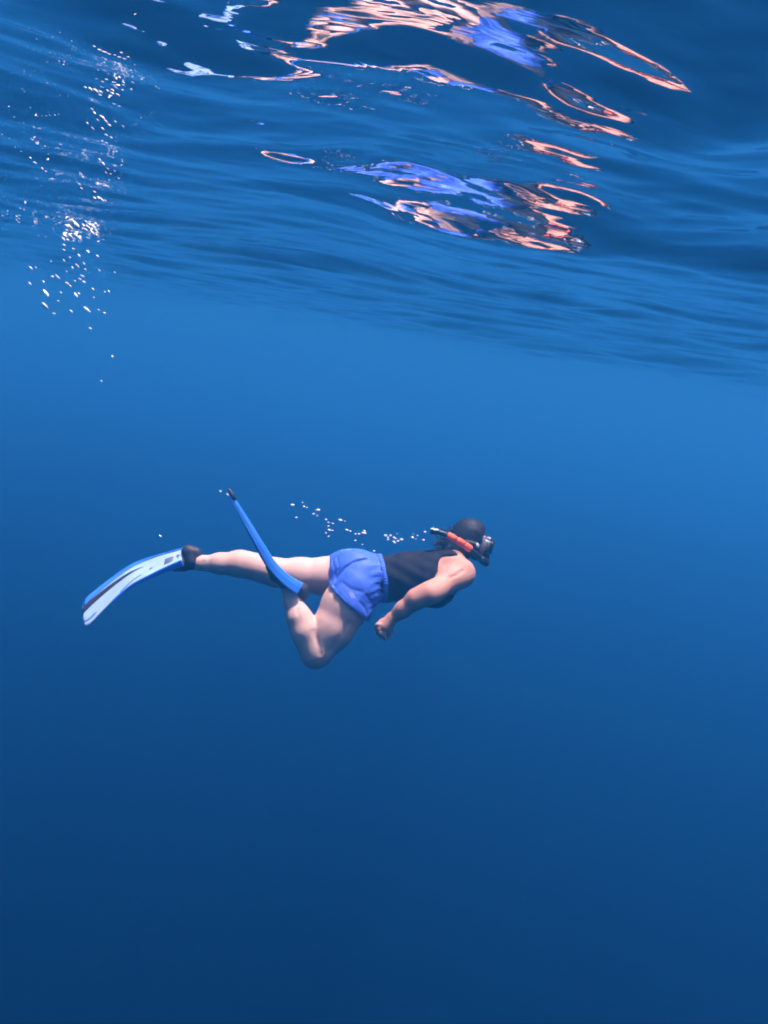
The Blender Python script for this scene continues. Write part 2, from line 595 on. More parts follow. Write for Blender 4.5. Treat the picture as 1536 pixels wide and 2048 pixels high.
m_band = simple_mat("blue_elastic", (0.05, 0.115, 0.56), rough=0.7, var=0.12, scale=80, bump=0.6, bump_scale=150)
m_white = simple_mat("white_print_and_gleam", (0.75, 0.76, 0.80), rough=0.5, var=0.05)
m_rubber = simple_mat("dark_rubber", (0.030, 0.022, 0.032), rough=0.5, var=0.25, scale=30, bump=0.2, bump_scale=120)
m_blade = simple_mat("pale_fin_plastic", (0.40, 0.53, 0.78), rough=0.28, var=0.08, scale=12, spec=0.5, coat=0.3, translucent=0.15)
m_rail = simple_mat("blue_fin_plastic", (0.05, 0.22, 0.78), rough=0.3, var=0.12, scale=12, spec=0.5, coat=0.3)
m_orange = simple_mat("orange_silicone", (0.80, 0.11, 0.04), rough=0.35, var=0.08, scale=40)
m_snork = simple_mat("black_snorkel_plastic", (0.014, 0.012, 0.018), rough=0.28, var=0.2, scale=40)
m_buckle_glint = simple_mat("pale_buckle_and_highlight", (0.62, 0.62, 0.70), rough=0.3, var=0.1, scale=40)
m_lens, nt, N, L = new_mat("mask_glass")
p_ = N["Principled BSDF"]
p_.inputs["Base Color"].default_value = (0.03, 0.05, 0.09, 1)
p_.inputs["Roughness"].default_value = 0.04
p_.inputs["Alpha"].default_value = 0.75
m_skirt, nt, N, L = new_mat("clear_silicone")
p_ = N["Principled BSDF"]
p_.inputs["Base Color"].default_value = (0.16, 0.17, 0.24, 1)
p_.inputs["Roughness"].default_value = 0.25
p_.inputs["Alpha"].default_value = 0.55

# ------------------------------------------------------------------ the swimmer
cam_frame = CAM_ROT
loc_cam = Vector(((CX - 768) / F_PX * SW_DIST, -(CY - 1024) / F_PX * SW_DIST, -SW_DIST))
person = bpy.data.objects.new("person", None)
col.objects.link(person)
# local x = picture right, y = away, z = picture up
frame = Matrix(((1, 0, 0), (0, 0, 1), (0, -1, 0)))       # local -> camera axes: x->x, y->-z, z->y
M_loc = Matrix(((1, 0, 0), (0, 0, 1), (0, -1, 0))).to_3x3()
person.matrix_world = Matrix.Translation(CAM_LOC + CAM_ROT @ loc_cam) @ (CAM_ROT @ M_loc).to_4x4()
tag(person, "snorkeler in black tank top and blue shorts finning to the right under water", "person")

# limbs are modelled in separate fields so that folded limbs do not weld together
LO, HI = (-0.68, -0.44, -0.55), (1.06, 0.42, 0.36)
H = 0.0042
q = lambda n: n / PX


def torso_field():
    T = Field(LO, HI, H)
    # pelvis and waist
    for yy in (-0.065, 0.065):
        T.cone(P(718, 1150, yy), P(765, 1158, yy * 0.85), q(47), q(40), 0.03)
        T.cone(P(765, 1158, yy * 0.85), P(815, 1155, yy), q(40), q(45), 0.03)
        T.cone(P(815, 1155, yy), P(868, 1154, yy * 1.2), q(45), q(50), 0.03)
        T.cone(P(868, 1154, yy * 1.2), P(900, 1140, yy * 1.5), q(50), q(34), 0.03)
    T.ell(P(708, 1147, -0.085), (q(47), q(42), q(42)), 0.03)       # buttocks
    T.ell(P(697, 1138, 0.085), (q(44), q(42), q(38)), 0.03)
    T.ell(P(866, 1184, -0.075), (q(34), q(30), q(28)), 0.03)       # chest
    T.ell(P(868, 1182, 0.085), (q(34), q(30), q(28)), 0.03)
    # shoulder girdle
    T.cone(P(905, 1132, -0.12), P(900, 1124, 0.14), q(27), q(27), 0.04)
    T.ell(P(892, 1128, -0.11), (q(24), q(20), q(18)), 0.03)        # shoulder blade
    T.ell(P(888, 1120, 0.10), (q(24), q(20), q(16)), 0.03)
    # neck
    T.cone(P(903, 1118, 0.0), P(928, 1092, 0.0), q(26), q(22), 0.03)
    return T


def head_into(T):
    c = P(935, 1069, 0.0)
    # head axes: face looks right and a little down and away
    T.ell(c, (q(31), q(28), q(29)), 0.01)
    T.ell(P(944, 1082, 0.0), (q(27), q(25), q(25)), 0.015)
    T.ell(P(952, 1098, 0.0), (q(18), q(20), q(19)), 0.02)         # jaw
    T.ell(P(960, 1108, 0.0), (q(9), q(10), q(8)), 0.012)          # chin
    T.cone(P(969, 1082, 0.0), P(977, 1092, 0.0), q(3.5), q(4.6), 0.006)   # nose bridge to tip
    T.ell(P(973, 1093, -0.012), (q(3.4), q(3), q(3)), 0.004)
    T.ell(P(973, 1093, 0.012), (q(3.4), q(3), q(3)), 0.004)
    T.ell(P(969, 1100, 0.0), (q(4), q(9), q(2.6)), 0.006)         # lips
    T.ell(P(967, 1104, 0.0), (q(4), q(8), q(2.6)), 0.006)
    for sy in (-1, 1):
        T.ell(P(967, 1081, sy * 0.032), (q(5), q(6), q(4)), 0.008, cut=True)   # eye sockets
        T.ell(P(964, 1081, sy * 0.032), (q(4.6), q(4.6), q(4.6)), 0.002)       # eyeballs
        T.cone(P(970, 1075, sy * 0.015), P(966, 1074, sy * 0.052), q(3), q(3), 0.008)   # brows
        T.ell(P(939, 1086, sy * 0.074), (q(5), q(3), q(9)), 0.006)             # ears
        T.ell(P(940, 1086, sy * 0.083), (q(2.5), q(2), q(5)), 0.004, cut=True)


def near_leg_field():
    G = Field(LO, HI, H)
    hip = P(712, 1172, -0.105); 
    G.chain([hip, P(690, 1212, -0.13), P(665, 1258, -0.15), P(640, 1296, -0.17)], [q(46), q(45), q(40), q(31)], 0.03)
    G.ell(P(631, 1309, -0.172), (q(28), q(26), q(28)), 0.02)     # knee
    S = Field(LO, HI, H)
    S.chain([P(631, 1305, -0.172), P(611, 1262, -0.178), P(598, 1235, -0.172), P(586, 1203, -0.15), P(581, 1186, -0.145)],
            [q(30), q(28.5), q(24), q(17), q(16)], 0.02)
    S.ell(P(614, 1250, -0.182), (q(17), q(19), q(26)), 0.02, rot=[(0.90, 0, 0.42), (0, 1, 0), (-0.42, 0, 0.90)])
    # foot inside the fin
    S.cone(P(581, 1188, -0.145), P(598, 1180, -0.145), q(15), q(13), 0.015)
    S.cone(P(588, 1182, -0.145), P(548, 1150, -0.135), q(15), q(10), 0.015)
    G.merge(S, 0.011)
    return G


def far_leg_field():
    G = Field(LO, HI, H)
    G.chain([P(705, 1148, 0.10), P(655, 1153, 0.11), P(600, 1150, 0.11), P(548, 1144, 0.11), P(520, 1137, 0.11)],
            [q(44), q(38.5), q(34), q(27.5), q(26)], 0.03)
    G.chain([P(520, 1137, 0.11), P(478, 1128, 0.11), P(440, 1127, 0.105), P(402, 1126, 0.10), P(386, 1122, 0.10)],
            [q(26), q(26), q(20), q(13.5), q(13)], 0.03)
    G.ell(P(492, 1123, 0.11), (q(32), q(20), q(19)), 0.025)       # calf
    G.ell(P(548, 1156, 0.11), (q(16), q(18), q(16)), 0.02)        # knee cap
    G.cone(P(388, 1120, 0.10), P(384, 1108, 0.10), q(13), q(13), 0.015)
    G.cone(P(384, 1122, 0.10), P(352, 1124, 0.10), q(14), q(9), 0.015)
    return G


def arm_field(side):
    G = Field(LO, HI, H)
    if side < 0:
        G.chain([P(919, 1145, -0.165), P(900, 1160, -0.22), P(872, 1180, -0.30), P(856, 1187, -0.33)], [q(27), q(22.5), q(19), q(18)], 0.03)
        G.ell(P(924, 1148, -0.175), (q(24), q(22), q(26)), 0.03)
        G.ell(P(906, 1157, -0.21), (q(29), q(21), q(19)), 0.03)
        Fa = Field(LO, HI, H)
        Fa.chain([P(858, 1187, -0.335), P(833, 1198, -0.325), P(806, 1219, -0.30), P(785, 1236, -0.28)], [q(18.5), q(18), q(14.2), q(11)], 0.03)
        G.merge(Fa, 0.04)
        # palm of a loosely closed hand
        G.cone(P(783, 1238, -0.28), P(770, 1252, -0.275), q(12), q(14), 0.012)
        G.ell(P(771, 1254, -0.275), (q(18), q(10), q(15)), 0.010, rot=[(0.8, 0, -0.6), (0, 1, 0), (0.6, 0, 0.8)])
        # four curled fingers: knuckle -> middle joint -> tip
        kn = [(755, 1249.5), (756.5, 1257.5), (760.5, 1265), (767, 1270.5)]
        md = [(752.5, 1258), (756.5, 1266), (763, 1273), (771, 1277)]
        tp_ = [(761, 1262), (766, 1268), (772, 1272), (779, 1272)]
        for i in range(4):
            r0 = q([4.5, 4.6, 4.5, 4.0][i])
            yk = -0.302 + 0.003 * i
            G.cone(P(768, 1250, -0.285), P(*kn[i], yk), q(6.4), r0, 0.0025)
            G.cone(P(*kn[i], yk), P(*md[i], yk + 0.012), r0, r0 * 0.95, 0.002)
            G.cone(P(*md[i], yk + 0.012), P(*tp_[i], yk + 0.034), r0 * 0.95, r0 * 0.85, 0.002)
        # thumb leaves the side of the palm
        G.chain([P(778, 1246, -0.262), P(768, 1258, -0.25), P(761, 1264, -0.262)], [q(7), q(5.8), q(4.6)], 0.004)
    else:
        # far arm lies back along the hidden flank
        G.chain([P(905, 1130, 0.17), P(872, 1150, 0.225), P(838, 1160, 0.25)], [q(26), q(20), q(17)], 0.03)
        G.chain([P(838, 1160, 0.25), P(800, 1166, 0.235), P(762, 1164, 0.215)], [q(17), q(14), q(10)], 0.02)
        G.cone(P(762, 1164, 0.215), P(745, 1162, 0.21), q(10), q(11), 0.01)
        for i in range(4):
            G.chain([P(742, 1155 + 5 * i, 0.212), P(729, 1154 + 5.6 * i, 0.205), P(720, 1157 + 5 * i, 0.196)], [q(4.8), q(4.4), q(3.7)], 0.002)
        G.chain([P(748, 1170, 0.205), P(740, 1179, 0.198), P(732, 1181, 0.194)], [q(6), q(5), q(4)], 0.003)
    return G


T = torso_field()
torso = T.copy()
legN = near_leg_field(); legF = far_leg_field(); armN = arm_field(-1); armF = arm_field(1)
body = T
head_into(body)
body.merge(legF, 0.02); body.merge(legN, 0.02); body.merge(armF, 0.02); body.merge(armN, 0.022)


def groove(F_, pts, width, depth, y0, y1):
    """press a soft crease along a line into the side that faces -y"""
    pts = np.array(pts, float)
    lo = P(pts[:, 0].min() - 4 * width, pts[:, 1].max() + 4 * width, 0); hi = P(pts[:, 0].max() + 4 * width, pts[:, 1].min() - 4 * width, 0)
    s_ = F_.box((lo[0], y0, lo[2]), (hi[0], y1, hi[2]))
    X, Y, Z = F_.coords(s_)
    u_ = CX + X * PX; v_ = CY - Z * PX
    best = np.full(np.broadcast(u_, v_).shape, 1e9)
    for a_, b_ in zip(pts[:-1], pts[1:]):
        d_ = b_ - a_; t_ = np.clip(((u_ - a_[0]) * d_[0] + (v_ - a_[1]) * d_[1]) / (d_ @ d_), 0, 1)
        best = np.minimum(best, np.hypot(u_ - a_[0] - t_ * d_[0], v_ - a_[1] - t_ * d_[1]))
    F_.a[s_] += (depth * np.exp(-(best / width) ** 2)).astype(np.float32)


groove(body, [(893, 1148), (906, 1143), (917, 1136)], 3, 0.005, -0.4, 0)          # arm fold
groove(body, [(634, 1252), (642, 1275), (647, 1294)], 4.5, 0.004, -0.4, 0)        # hollow behind the knee
groove(body, [(700, 1235), (684, 1262), (668, 1285)], 5, 0.005, -0.4, 0)          # thigh muscle
groove(body, [(606, 1196), (601, 1206), (604, 1220)], 3, 0.004, -0.4, 0)          # ankle tendon
body_o = field_obj("body", body, m_skin, person, smooth=6)

X3, Y3, Z3 = torso.coords()
# picture-pixel coordinates of each grid point (swimmer-local, no camera involved)
U = CX + X3 * PX
Wv = CY - Z3 * PX


def smax(a, b, k):
    hh = np.clip(0.5 - 0.5 * (b - a) / k, 0, 1)
    return b * (1 - hh) + a * hh + k * hh * (1 - hh)


# ---- tank top
tk = torso.copy()
fold = 0.0022 * np.sin(X3 * 34 + Z3 * 62 + 1.5 * np.sin(Y3 * 24)) * np.exp(-((U - 790) / 45) ** 2) \
     + 0.0016 * np.sin(Z3 * 90 + X3 * 55 + Y3 * 20)
g = tk.a - 0.0085 + fold
waist = (760 - (Wv - 1155) * 0.02 - U) / PX           # negative inside (to the right)
g = smax(g, waist + 0 * g, 0.004)
neckcut = ((U - 905) * 0.62 - (Wv - 1108) * 0.78 - 6) / PX
g = smax(g, neckcut + 0 * g, 0.004)
for (uc, wc, r, lim) in ((912, 1147, 40, -1), (905, 1137, 38, 1)):
    side = (Y3 * lim - 0.03)                          # only outside this half-width
    hole = (r - (np.abs(U - uc) ** 4.5 + np.abs(Wv - wc) ** 4.5) ** (1 / 4.5)) / PX
    hole = np.minimum(hole, side + 0 * g)
    g = smax(g, hole, 0.004)
tk.a = g.astype(np.float32)
top_o = field_obj("tank_top", tk, m_tank, person, smooth=3)

# ---- shorts: seat, far leg tube and near leg tube
sh = torso.copy(); sh.merge(legF, 0.02)
sh.a = sh.a - 0.0065
sh.a = smax(sh.a, (658 + (Wv - 1112) * 0.26 - U) / PX * 0.97 + 0 * sh.a, 0.004).astype(np.float32)
# below the near hem line only the far leg tube may remain
nl = torso.copy(); nl.merge(legN, 0.02)
nl.a = nl.a - 0.008
nl.chain([P(722, 1156, -0.10), P(708, 1180, -0.115), P(692, 1212, -0.130)], [q(44), q(49), q(53)], 0.02)
hem = ((Wv - 1169) * 0.723 - (U - 667) * 0.69) / PX
nl.a = smax(nl.a, hem + 0 * nl.a, 0.004).astype(np.float32)
low = smax(hem, -(Y3 - 0.0), 0.004)                     # near half of the far tube stops at the near hem
sh.a = smax(sh.a, low + 0 * sh.a if False else np.minimum(hem, -(Y3 - 0.0)) + 0 * sh.a, 0.004).astype(np.float32)
sh.put((slice(None),) * 3, nl.a.astype(np.float32), 0.006)
wr_ = 0.0012 * np.sin((Wv - 1150) * 0.95 + 3.0 * np.sin(Y3 * 22)) * np.exp(-((U - 758) / 9) ** 2) + 0.0016 * np.sin((Wv - 1150) * 0.42 + 2.2 * np.sin(Y3 * 30)) * np.exp(-((U - 752) / 13) ** 2) \
    + 0.0020 * np.sin((U * 0.16 + Wv * 0.21) + 3 * np.sin(Y3 * 14)) * np.exp(-((U - 672) / 18) ** 2) \
    + 0.0035 * np.sin(((U - 735) * 0.8 + (Wv - 1195) * 0.55) * 0.16 + 1.0) * np.exp(-(((U - 738) / 26) ** 2 + ((Wv - 1200) / 26) ** 2)) \
    + 0.0016 * np.sin(U * 0.075 - Wv * 0.11 + Y3 * 18)
sh.a = sh.a + wr_
wa_line = 766 + 11 * (1 - ((Wv - 1172) / 62) ** 2) - 8
sh.a = smax(sh.a, (U - wa_line) / PX + 0 * sh.a, 0.004).astype(np.float32)
groove(sh, [(673, 1166), (681, 1148), (694, 1132), (712, 1121), (734, 1116)], 2.6, 0.009, -0.4, 0.2)   # between the cheeks
groove(sh, [(671, 1165), (690, 1186), (712, 1210), (738, 1230)], 1.2, 0.0022, -0.4, 0.1)               # hem stitching
groove(sh, [(733, 1182), (739, 1191), (747, 1202), (752, 1212)], 1.4, 0.004, -0.4, 0.1)                # pocket seam
groove(sh, [(722, 1196), (730, 1206), (735, 1220)], 2.2, 0.004, -0.4, 0.1)
groove(sh, [(666, 1120), (673, 1135), (675, 1152)], 2.0, 0.004, -0.4, 0.3)
groove(sh, [(676, 1112), (681, 1126), (679, 1138)], 1.8, 0.004, -0.4, 0.3)
groove(sh, [(690, 1160), (706, 1172), (726, 1176)], 3.0, 0.003, -0.4, 0.1)
shorts_o = field_obj("swim_shorts", sh, m_short, person, smooth=3)
# elastic waistband
wb = torso.copy()
gth = 0.0016 * np.sin(Wv * 1.15 + Y3 * 260 * 0)
wb.a = smax(wb.a - 0.0130 + gth, (np.abs(U - wa_line - 2.5) - 4.5) / PX + 0 * wb.a, 0.003).astype(np.float32)
field_obj("waistband", wb, m_band, shorts_o, smooth=1)


def on_surface(o, origin, direction):
    """point on a part seen from origin (swimmer-local)"""
    hit, loc, nrm, idx = o.ray_cast(Vector(origin), Vector(direction))
    return (np.array(loc), np.array(nrm)) if hit else (None, None)


# small white print by the hem of the shorts: two slim wave strokes
bpy.context.view_layer.update()
for k_, (a0, b0) in enumerate((((694, 1189), (706, 1203)), ((698, 1188), (711, 1203)))):
    row = []
    for t in np.linspace(0, 1, 9):
        px_ = a0[0] + (b0[0] - a0[0]) * t + 1.2 * math.sin(t * 6.28)
        py_ = a0[1] + (b0[1] - a0[1]) * t
        r_ = []
        for w_ in (-1.0, 1.0):
            pp = P(px_ + w_ * 0.4 * math.sin(math.pi * t) , py_ - w_ * 0.4 * math.sin(math.pi * t), -0.4)
            hp, hn = on_surface(shorts_o, pp, (0, 1, 0))
            r_.append(hp + hn * 0.0015 if hp is not None else None)
        if r_[0] is not None and r_[1] is not None:
            row.append(r_)
    V_ = [p for r_ in row for p in r_]
    if len(row) > 2:
        mesh_obj("logo_stroke", V_, [(2 * i, 2 * i + 1, 2 * i + 3, 2 * i + 2) for i in range(len(row) - 1)], m_white, shorts_o)

# ---- hair: smooth wet cap with a loose knot and strands at the nape
hf = Field(P(860, 1150, 0.16) - np.array([0.02, 0.34, 0.02]), P(1000, 1025, 0.16), 0.004)
hf.ell(P(938, 1071, 0.0), (q(37), q(32), q(35)), 0.01)
hf.cone(P(925, 1085, 0), P(903, 1106, 0.0), q(29), q(24), 0.03)
hf.cone(P(903, 1100, -0.02), P(893, 1098, -0.03), q(20), q(12), 0.03)
hf.cone(P(940, 1095, -0.045), P(918, 1114, -0.03), q(17), q(13), 0.02)
hf.ell(P(955, 1108, 0.0), (q(15), q(20), q(14)), 0.02)
Xh, Yh, Zh = hf.coords()
Uh = CX + Xh * PX; Wh = CY - Zh * PX
st = 0.0005 * np.sin(np.arctan2(Zh - P(0, 1068)[2], Xh - P(938, 0)[0]) * 0 + Yh * 210 + 5 * np.sin(Zh * 22))
hf.a = hf.a + st
hf.a = smax(hf.a, ((Uh - 964) + (Wh - 1085) * 0.25) / PX * 0.95 + 0 * hf.a, 0.008).astype(np.float32)
hair_o = field_obj("hair", hf, m_hair, person, smooth=3)
sr = random.Random(3)
pieces = []
for i in range(120):
    a0 = np.array([sr.uniform(880, 912), sr.uniform(1062, 1108)])
    y0 = sr.uniform(-0.09, 0.06)
    if a0[1] < 1078: a0[0] = sr.uniform(896, 910)
    ln = sr.uniform(8, 26)
    th = sr.choice([sr.uniform(2.6, 3.4), sr.uniform(1.9, 2.6), sr.uniform(3.2, 4.2)])
    pts = []
    for t in range(6):
        u = t / 5
        pts.append(P(a0[0] + math.cos(th) * ln * u + 2.5 * math.sin(u * 3 + i), a0[1] + math.sin(th) * ln * u * 0.9 + 2 * u * u * math.sin(i), y0 + 0.02 * u * math.sin(i * 2.1)))
    pieces.append(tube(pts, [0.0042 * (1 - u / 5.4) + 0.0006 for u in range(6)], 5))
mesh_obj("loose_strand", *join(*pieces), m_hair, hair_o)
bpy.data.objects["loose_strand"]["kind"] = "stuff"

# ---- diving mask
mask = bpy.data.objects.new("diving_mask", None); col.objects.link(mask); mask.parent = person
fd = np.array([0.95, 0.04, -0.31]); fd /= np.linalg.norm(fd)          # where the face looks
fu = np.cross(np.array([0, 1.0, 0]), fd); fu /= np.linalg.norm(fu); fu = fu if fu[2] > 0 else -fu
fs = np.cross(fd, fu)
mc = P(970, 1091, 0.0)


def ring(half_w, half_h, depth, n=36, pw=3.2):
    o_ = []
    for i in range(n):
        t = 2 * math.pi * i / n
        c_, s_ = math.cos(t), math.sin(t)
        rr = (abs(c_) ** pw + abs(s_) ** pw) ** (-1 / pw)
        o_.append(mc + fs * half_w * rr * c_ + fu * half_h * rr * s_ + fd * depth)
    return o_


def loft(rings, close=False):
    V_ = [p for r_ in rings for p in r_]; n = len(rings[0]); m = len(rings); Fc = []
    for i in range(m if close else m - 1):
        for j in range(n):
            Fc.append((i * n + j, i * n + (j + 1) % n, ((i + 1) % m) * n + (j + 1) % n, ((i + 1) % m) * n + j))
    return V_, Fc


mesh_obj("mask_frame", *loft([ring(0.080, 0.038, 0.010), ring(0.084, 0.042, 0.012), ring(0.082, 0.040, 0.032), ring(0.070, 0.031, 0.034), ring(0.069, 0.030, 0.014)], True), m_snork, mask)
rg = ring(0.0705, 0.0315, 0.028)
mesh_obj("mask_lens", rg + [mc + fd * 0.030], [(i, (i + 1) % 36, 36) for i in range(36)], m_lens, mask)
mesh_obj("mask_skirt", *loft([ring(0.078, 0.037, 0.012), ring(0.076, 0.040, -0.004), ring(0.070, 0.043, -0.024), ring(0.066, 0.040, -0.030)]), m_skirt, mask)
# pale bar along the frame top, modelled in place of its highlight
mesh_obj("frame_highlight", *tube([mc + fu * 0.041 + fd * 0.006 + fs * s_ for s_ in (-0.05, -0.02, 0.02, 0.05)], [0.004, 0.0075, 0.0075, 0.004], 8), m_buckle_glint, mask)
# strap round the back of the head
sv = []
for s_ in range(49):
    t = math.pi * (s_ / 48)
    cpt = P(958 - 58 * math.sin(t), 1090 - 14 * math.sin(t), -0.090 * math.cos(t) * (1 + 0.05 * math.sin(t)))
    for w_ in (-1, 1):
        sv.append(cpt + np.array([0.2, 0, 0.98]) * 0.010 * w_)
sfc = [(2 * i, 2 * i + 1, 2 * i + 3, 2 * i + 2) for i in range(48)]
so = mesh_obj("mask_strap", sv, sfc, m_rubber, mask)
sm_ = so.modifiers.new("thickness", 'SOLIDIFY'); sm_.thickness = 0.004; sm_.offset = 0
for sy in (-1, 1):
    bc = P(955, 1091, sy * 0.088)
    bk = mesh_obj("strap_buckle", *tube([bc + np.array([-0.004, 0, 0.012]), bc, bc + np.array([0.003, 0, -0.012])], [0.006, 0.0085, 0.006], 8), m_buckle_glint, mask)

# ---- snorkel along the near side of the head
sn = bpy.data.objects.new("snorkel", None); col.objects.link(sn); sn.parent = person
ctrl = [P(863, 1062, -0.12), P(880, 1065, -0.125), P(900, 1073, -0.128), P(928, 1089, -0.124), P(950, 1106, -0.115), P(964, 1119, -0.095), P(972, 1127, -0.065)]
cv = spline(ctrl, 40)
mesh_obj("snorkel_tube", *tube(cv, [q(5.2)] * 40, 14), m_snork, sn)
mesh_obj("tube_top", *tube(spline([P(861, 1061, -0.12), P(868, 1062, -0.121), P(878, 1064.5, -0.124)], 8), [q(5.5), q(7), q(7.4), q(7.4), q(7.2), q(7), q(6.2), q(5.4)], 14), m_snork, sn)
gl_ = mesh_obj("top_gleam", *tube(spline([P(862, 1056.5, -0.124), P(867, 1057, -0.128), P(871, 1059.5, -0.130), P(877, 1058.8, -0.128)], 8), [q(1.2), q(1.8), q(2.2), q(1.6), q(1.5), q(2.2), q(2.0), q(1)], 8), m_white, sn)  # white sliver modelled in place of the gleam on the tube top
gl_.name = "tip_highlight"
for (a_, b_) in ((11.4, 15.7), (15.95, 19.5), (19.75, 23.4)):
    pts = [cv[int(x)] * (1 - (x % 1)) + cv[int(x) + 1] * (x % 1) for x in np.linspace(a_, b_, 8)]
    mesh_obj("orange_sleeve", *tube(pts, [q(6.4), q(7.3), q(7.6), q(7.6), q(7.6), q(7.5), q(7.2), q(6.4)], 16), m_orange, sn)
mesh_obj("purge_chamber", *tube(spline([P(960, 1116, -0.10), P(967, 1122, -0.088), P(976, 1129, -0.075)], 8), [q(5), q(7), q(8), q(8.4), q(8.2), q(7.4), q(6.4), q(4)], 14), m_snork, sn)
mesh_obj("mouthpiece", *tube(spline([P(971, 1122, -0.075), P(974, 1116, -0.045), P(971, 1106, -0.01), P(966, 1102, 0.0)], 14), [q(5.2)] * 8 + [q(6), q(7), q(7), q(6), q(5), q(4)], 12), m_snork, sn)
mesh_obj("snorkel_clip", *tube([P(921, 1078, -0.112), P(925, 1086, -0.128), P(928, 1094, -0.115)], [q(2.4)] * 3, 8), m_rubber, sn)


# ---- fins
def make_fin(cpts, hpts, toe, logo, rail_h=0.021, rail_fall=0.72):
    """cpts: centre line from foot to tip, hpts: half-width vectors, both swimmer-local"""
    fin = bpy.data.objects.new("swim_fin", None); col.objects.link(fin); fin.parent = person
    NU, NV = 60, 17
    C_ = spline(cpts, NU); W_ = spline(hpts, NU)
    Tn = np.gradient(C_, axis=0); Tn /= np.linalg.norm(Tn, axis=1)[:, None]
    Nn = np.cross(Tn, W_); Nn /= np.linalg.norm(Nn, axis=1)[:, None]
    if Nn[5] @ np.array([0, -0.3, 1.0]) < 0: Nn = -Nn          # upper face

    def S(u, v, h=0.0):
        """point on blade: u 0..1 along, v -1..1 across, h above the upper face"""
        x = u * (NU - 1); i = min(int(x), NU - 2); f_ = x - i
        c = C_[i] * (1 - f_) + C_[i + 1] * f_; w = W_[i] * (1 - f_) + W_[i + 1] * f_; n = Nn[i] * (1 - f_) + Nn[i + 1] * f_
        tipr = 1 - 0.35 * max(0, (u - 0.93) / 0.07) ** 2.2
        belly = -0.012 * math.sin(math.pi * min(u * 1.1, 1)) * (1 - v * v) + 0.003 * math.sin(v * 5.2)
        return c + w * v * tipr + n * (h + belly)

    us = np.linspace(0, 1, NU); vs = np.linspace(-1, 1, NV)

    def slab(name, ulo, uhi, vlo, vhi, h0, h1, mat, nu=30, nv=6, taper=0.0, parent=fin):
        V_ = []; Fc = []
        for h in (h0, h1):
            for i in range(nu):
                u = ulo + (uhi - ulo) * i / (nu - 1)
                tp = 1 - taper * (1 - i / (nu - 1)) if taper >= 0 else 1
                a_, b_ = (vlo(u), vhi(u)) if callable(vlo) else (vlo, vhi)
                for j in range(nv):
                    V_.append(S(u, a_ + (b_ - a_) * j / (nv - 1), h))
        n1 = nu * nv
        for i in range(nu - 1):
            for j in range(nv - 1):
                k_ = i * nv + j
                Fc.append((k_, k_ + 1, k_ + nv + 1, k_ + nv)); Fc.append((n1 + k_, n1 + k_ + nv, n1 + k_ + nv + 1, n1 + k_ + 1))
        for i in range(nu - 1):
            for j in (0, nv - 1):
                k_ = i * nv + j
                Fc.append((k_, k_ + nv, n1 + k_ + nv, n1 + k_) if j == 0 else (k_, n1 + k_, n1 + k_ + nv, k_ + nv))
        for j in range(nv - 1):
            for i in (0, nu - 1):
                k_ = i * nv + j
                Fc.append((k_, n1 + k_, n1 + k_ + 1, k_ + 1) if i == 0 else (k_, k_ + 1, n1 + k_ + 1, n1 + k_))
        return mesh_obj(name, V_, Fc, mat, parent)

    blade = slab("fin_blade", 0.0, 1.0, -1.0, 1.0, -0.0030, 0.0, m_blade, NU, NV)
    # raised side rails, taller towards the foot
    for sgn in (-1, 1):
        V_ = []; Fc = []
        n_ = 48
        end = 0.96 if (sgn < 0 or not logo) else 0.80
        for i in range(n_):
            u = end * i / (n_ - 1)
            hh = rail_h * (1 - rail_fall * (i / (n_ - 1))) 
            a0 = S(u, sgn * 1.0); x = u * (NU - 1); ii = min(int(x), NU - 1)
            n = Nn[ii]; w = W_[ii] / np.linalg.norm(W_[ii]) * sgn
            for (dw, dn) in ((-0.004, 0.25), (0.0, 0.42), (0.005, 0.30), (0.007, -0.4), (0.005, -1.35), (0.0, -1.5), (-0.004, -1.3)):
                V_.append(a0 + w * dw + n * dn * hh)
        for i in range(n_ - 1):
            for j in range(7):
                j2 = (j + 1) % 7
                Fc.append((i * 7 + j, i * 7 + j2, (i + 1) * 7 + j2, (i + 1) * 7 + j))
        Fc.append(tuple(range(7))); Fc.append(tuple((n_ - 1) * 7 + j for j in range(7))[::-1])
        mesh_obj("side_rail", V_, Fc, m_rail, fin, smooth=False)
    # dark flexible channels in the blade
    slab("rubber_channel", 0.48, 1.0, lambda u: -0.50 - 0.25 * (u - 0.48), lambda u: -0.50 - 0.25 * (u - 0.48) + 0.80 * (u - 0.48) ** 0.85, 0.0, 0.0022, m_rubber, 30, 4)
    slab("rubber_channel", 0.50, 0.72, lambda u: 0.35 + 2.0 * (u - 0.50), lambda u: 0.41 + 2.1 * (u - 0.50), 0.0, 0.002, m_rubber, 20, 3)
    slab("tip_groove", 0.90, 0.985, lambda u: 0.62, lambda u: 0.66 + 0.8 * (0.985 - u), 0.0, 0.002, m_rail, 8, 3)
    # outer pale-blue strip between upper rail and channel
    slab("edge_strip", 0.22, 0.985, lambda u: -0.985, lambda u: -0.985 + 0.36 * ((u - 0.22) / 0.78) ** 0.8, 0.0, 0.0016, m_rail, 30, 4)
    # vent hole
    cc = [S(0.40 + 0.020 * math.cos(t), 0.05 + 0.13 * math.sin(t), 0.0016) for t in np.linspace(0, 6.283, 17)[:-1]]
    mesh_obj("vent_hole", cc + [S(0.40, 0.05, 0.0012)], [(i, (i + 1) % 16, 16) for i in range(16)], m_rubber, fin)
    if logo:
        slab("badge", 0.14, 0.245, -0.48, 0.42, 0.0, 0.0018, m_dk, 4, 4)
        slab("logo_bar", 0.062, 0.076, -0.45, 0.35, 0.0, 0.002, m_dk, 3, 4)
        slab("logo_bar", 0.076, 0.10, -0.45, -0.15, 0.0, 0.002, m_dk, 3, 3)
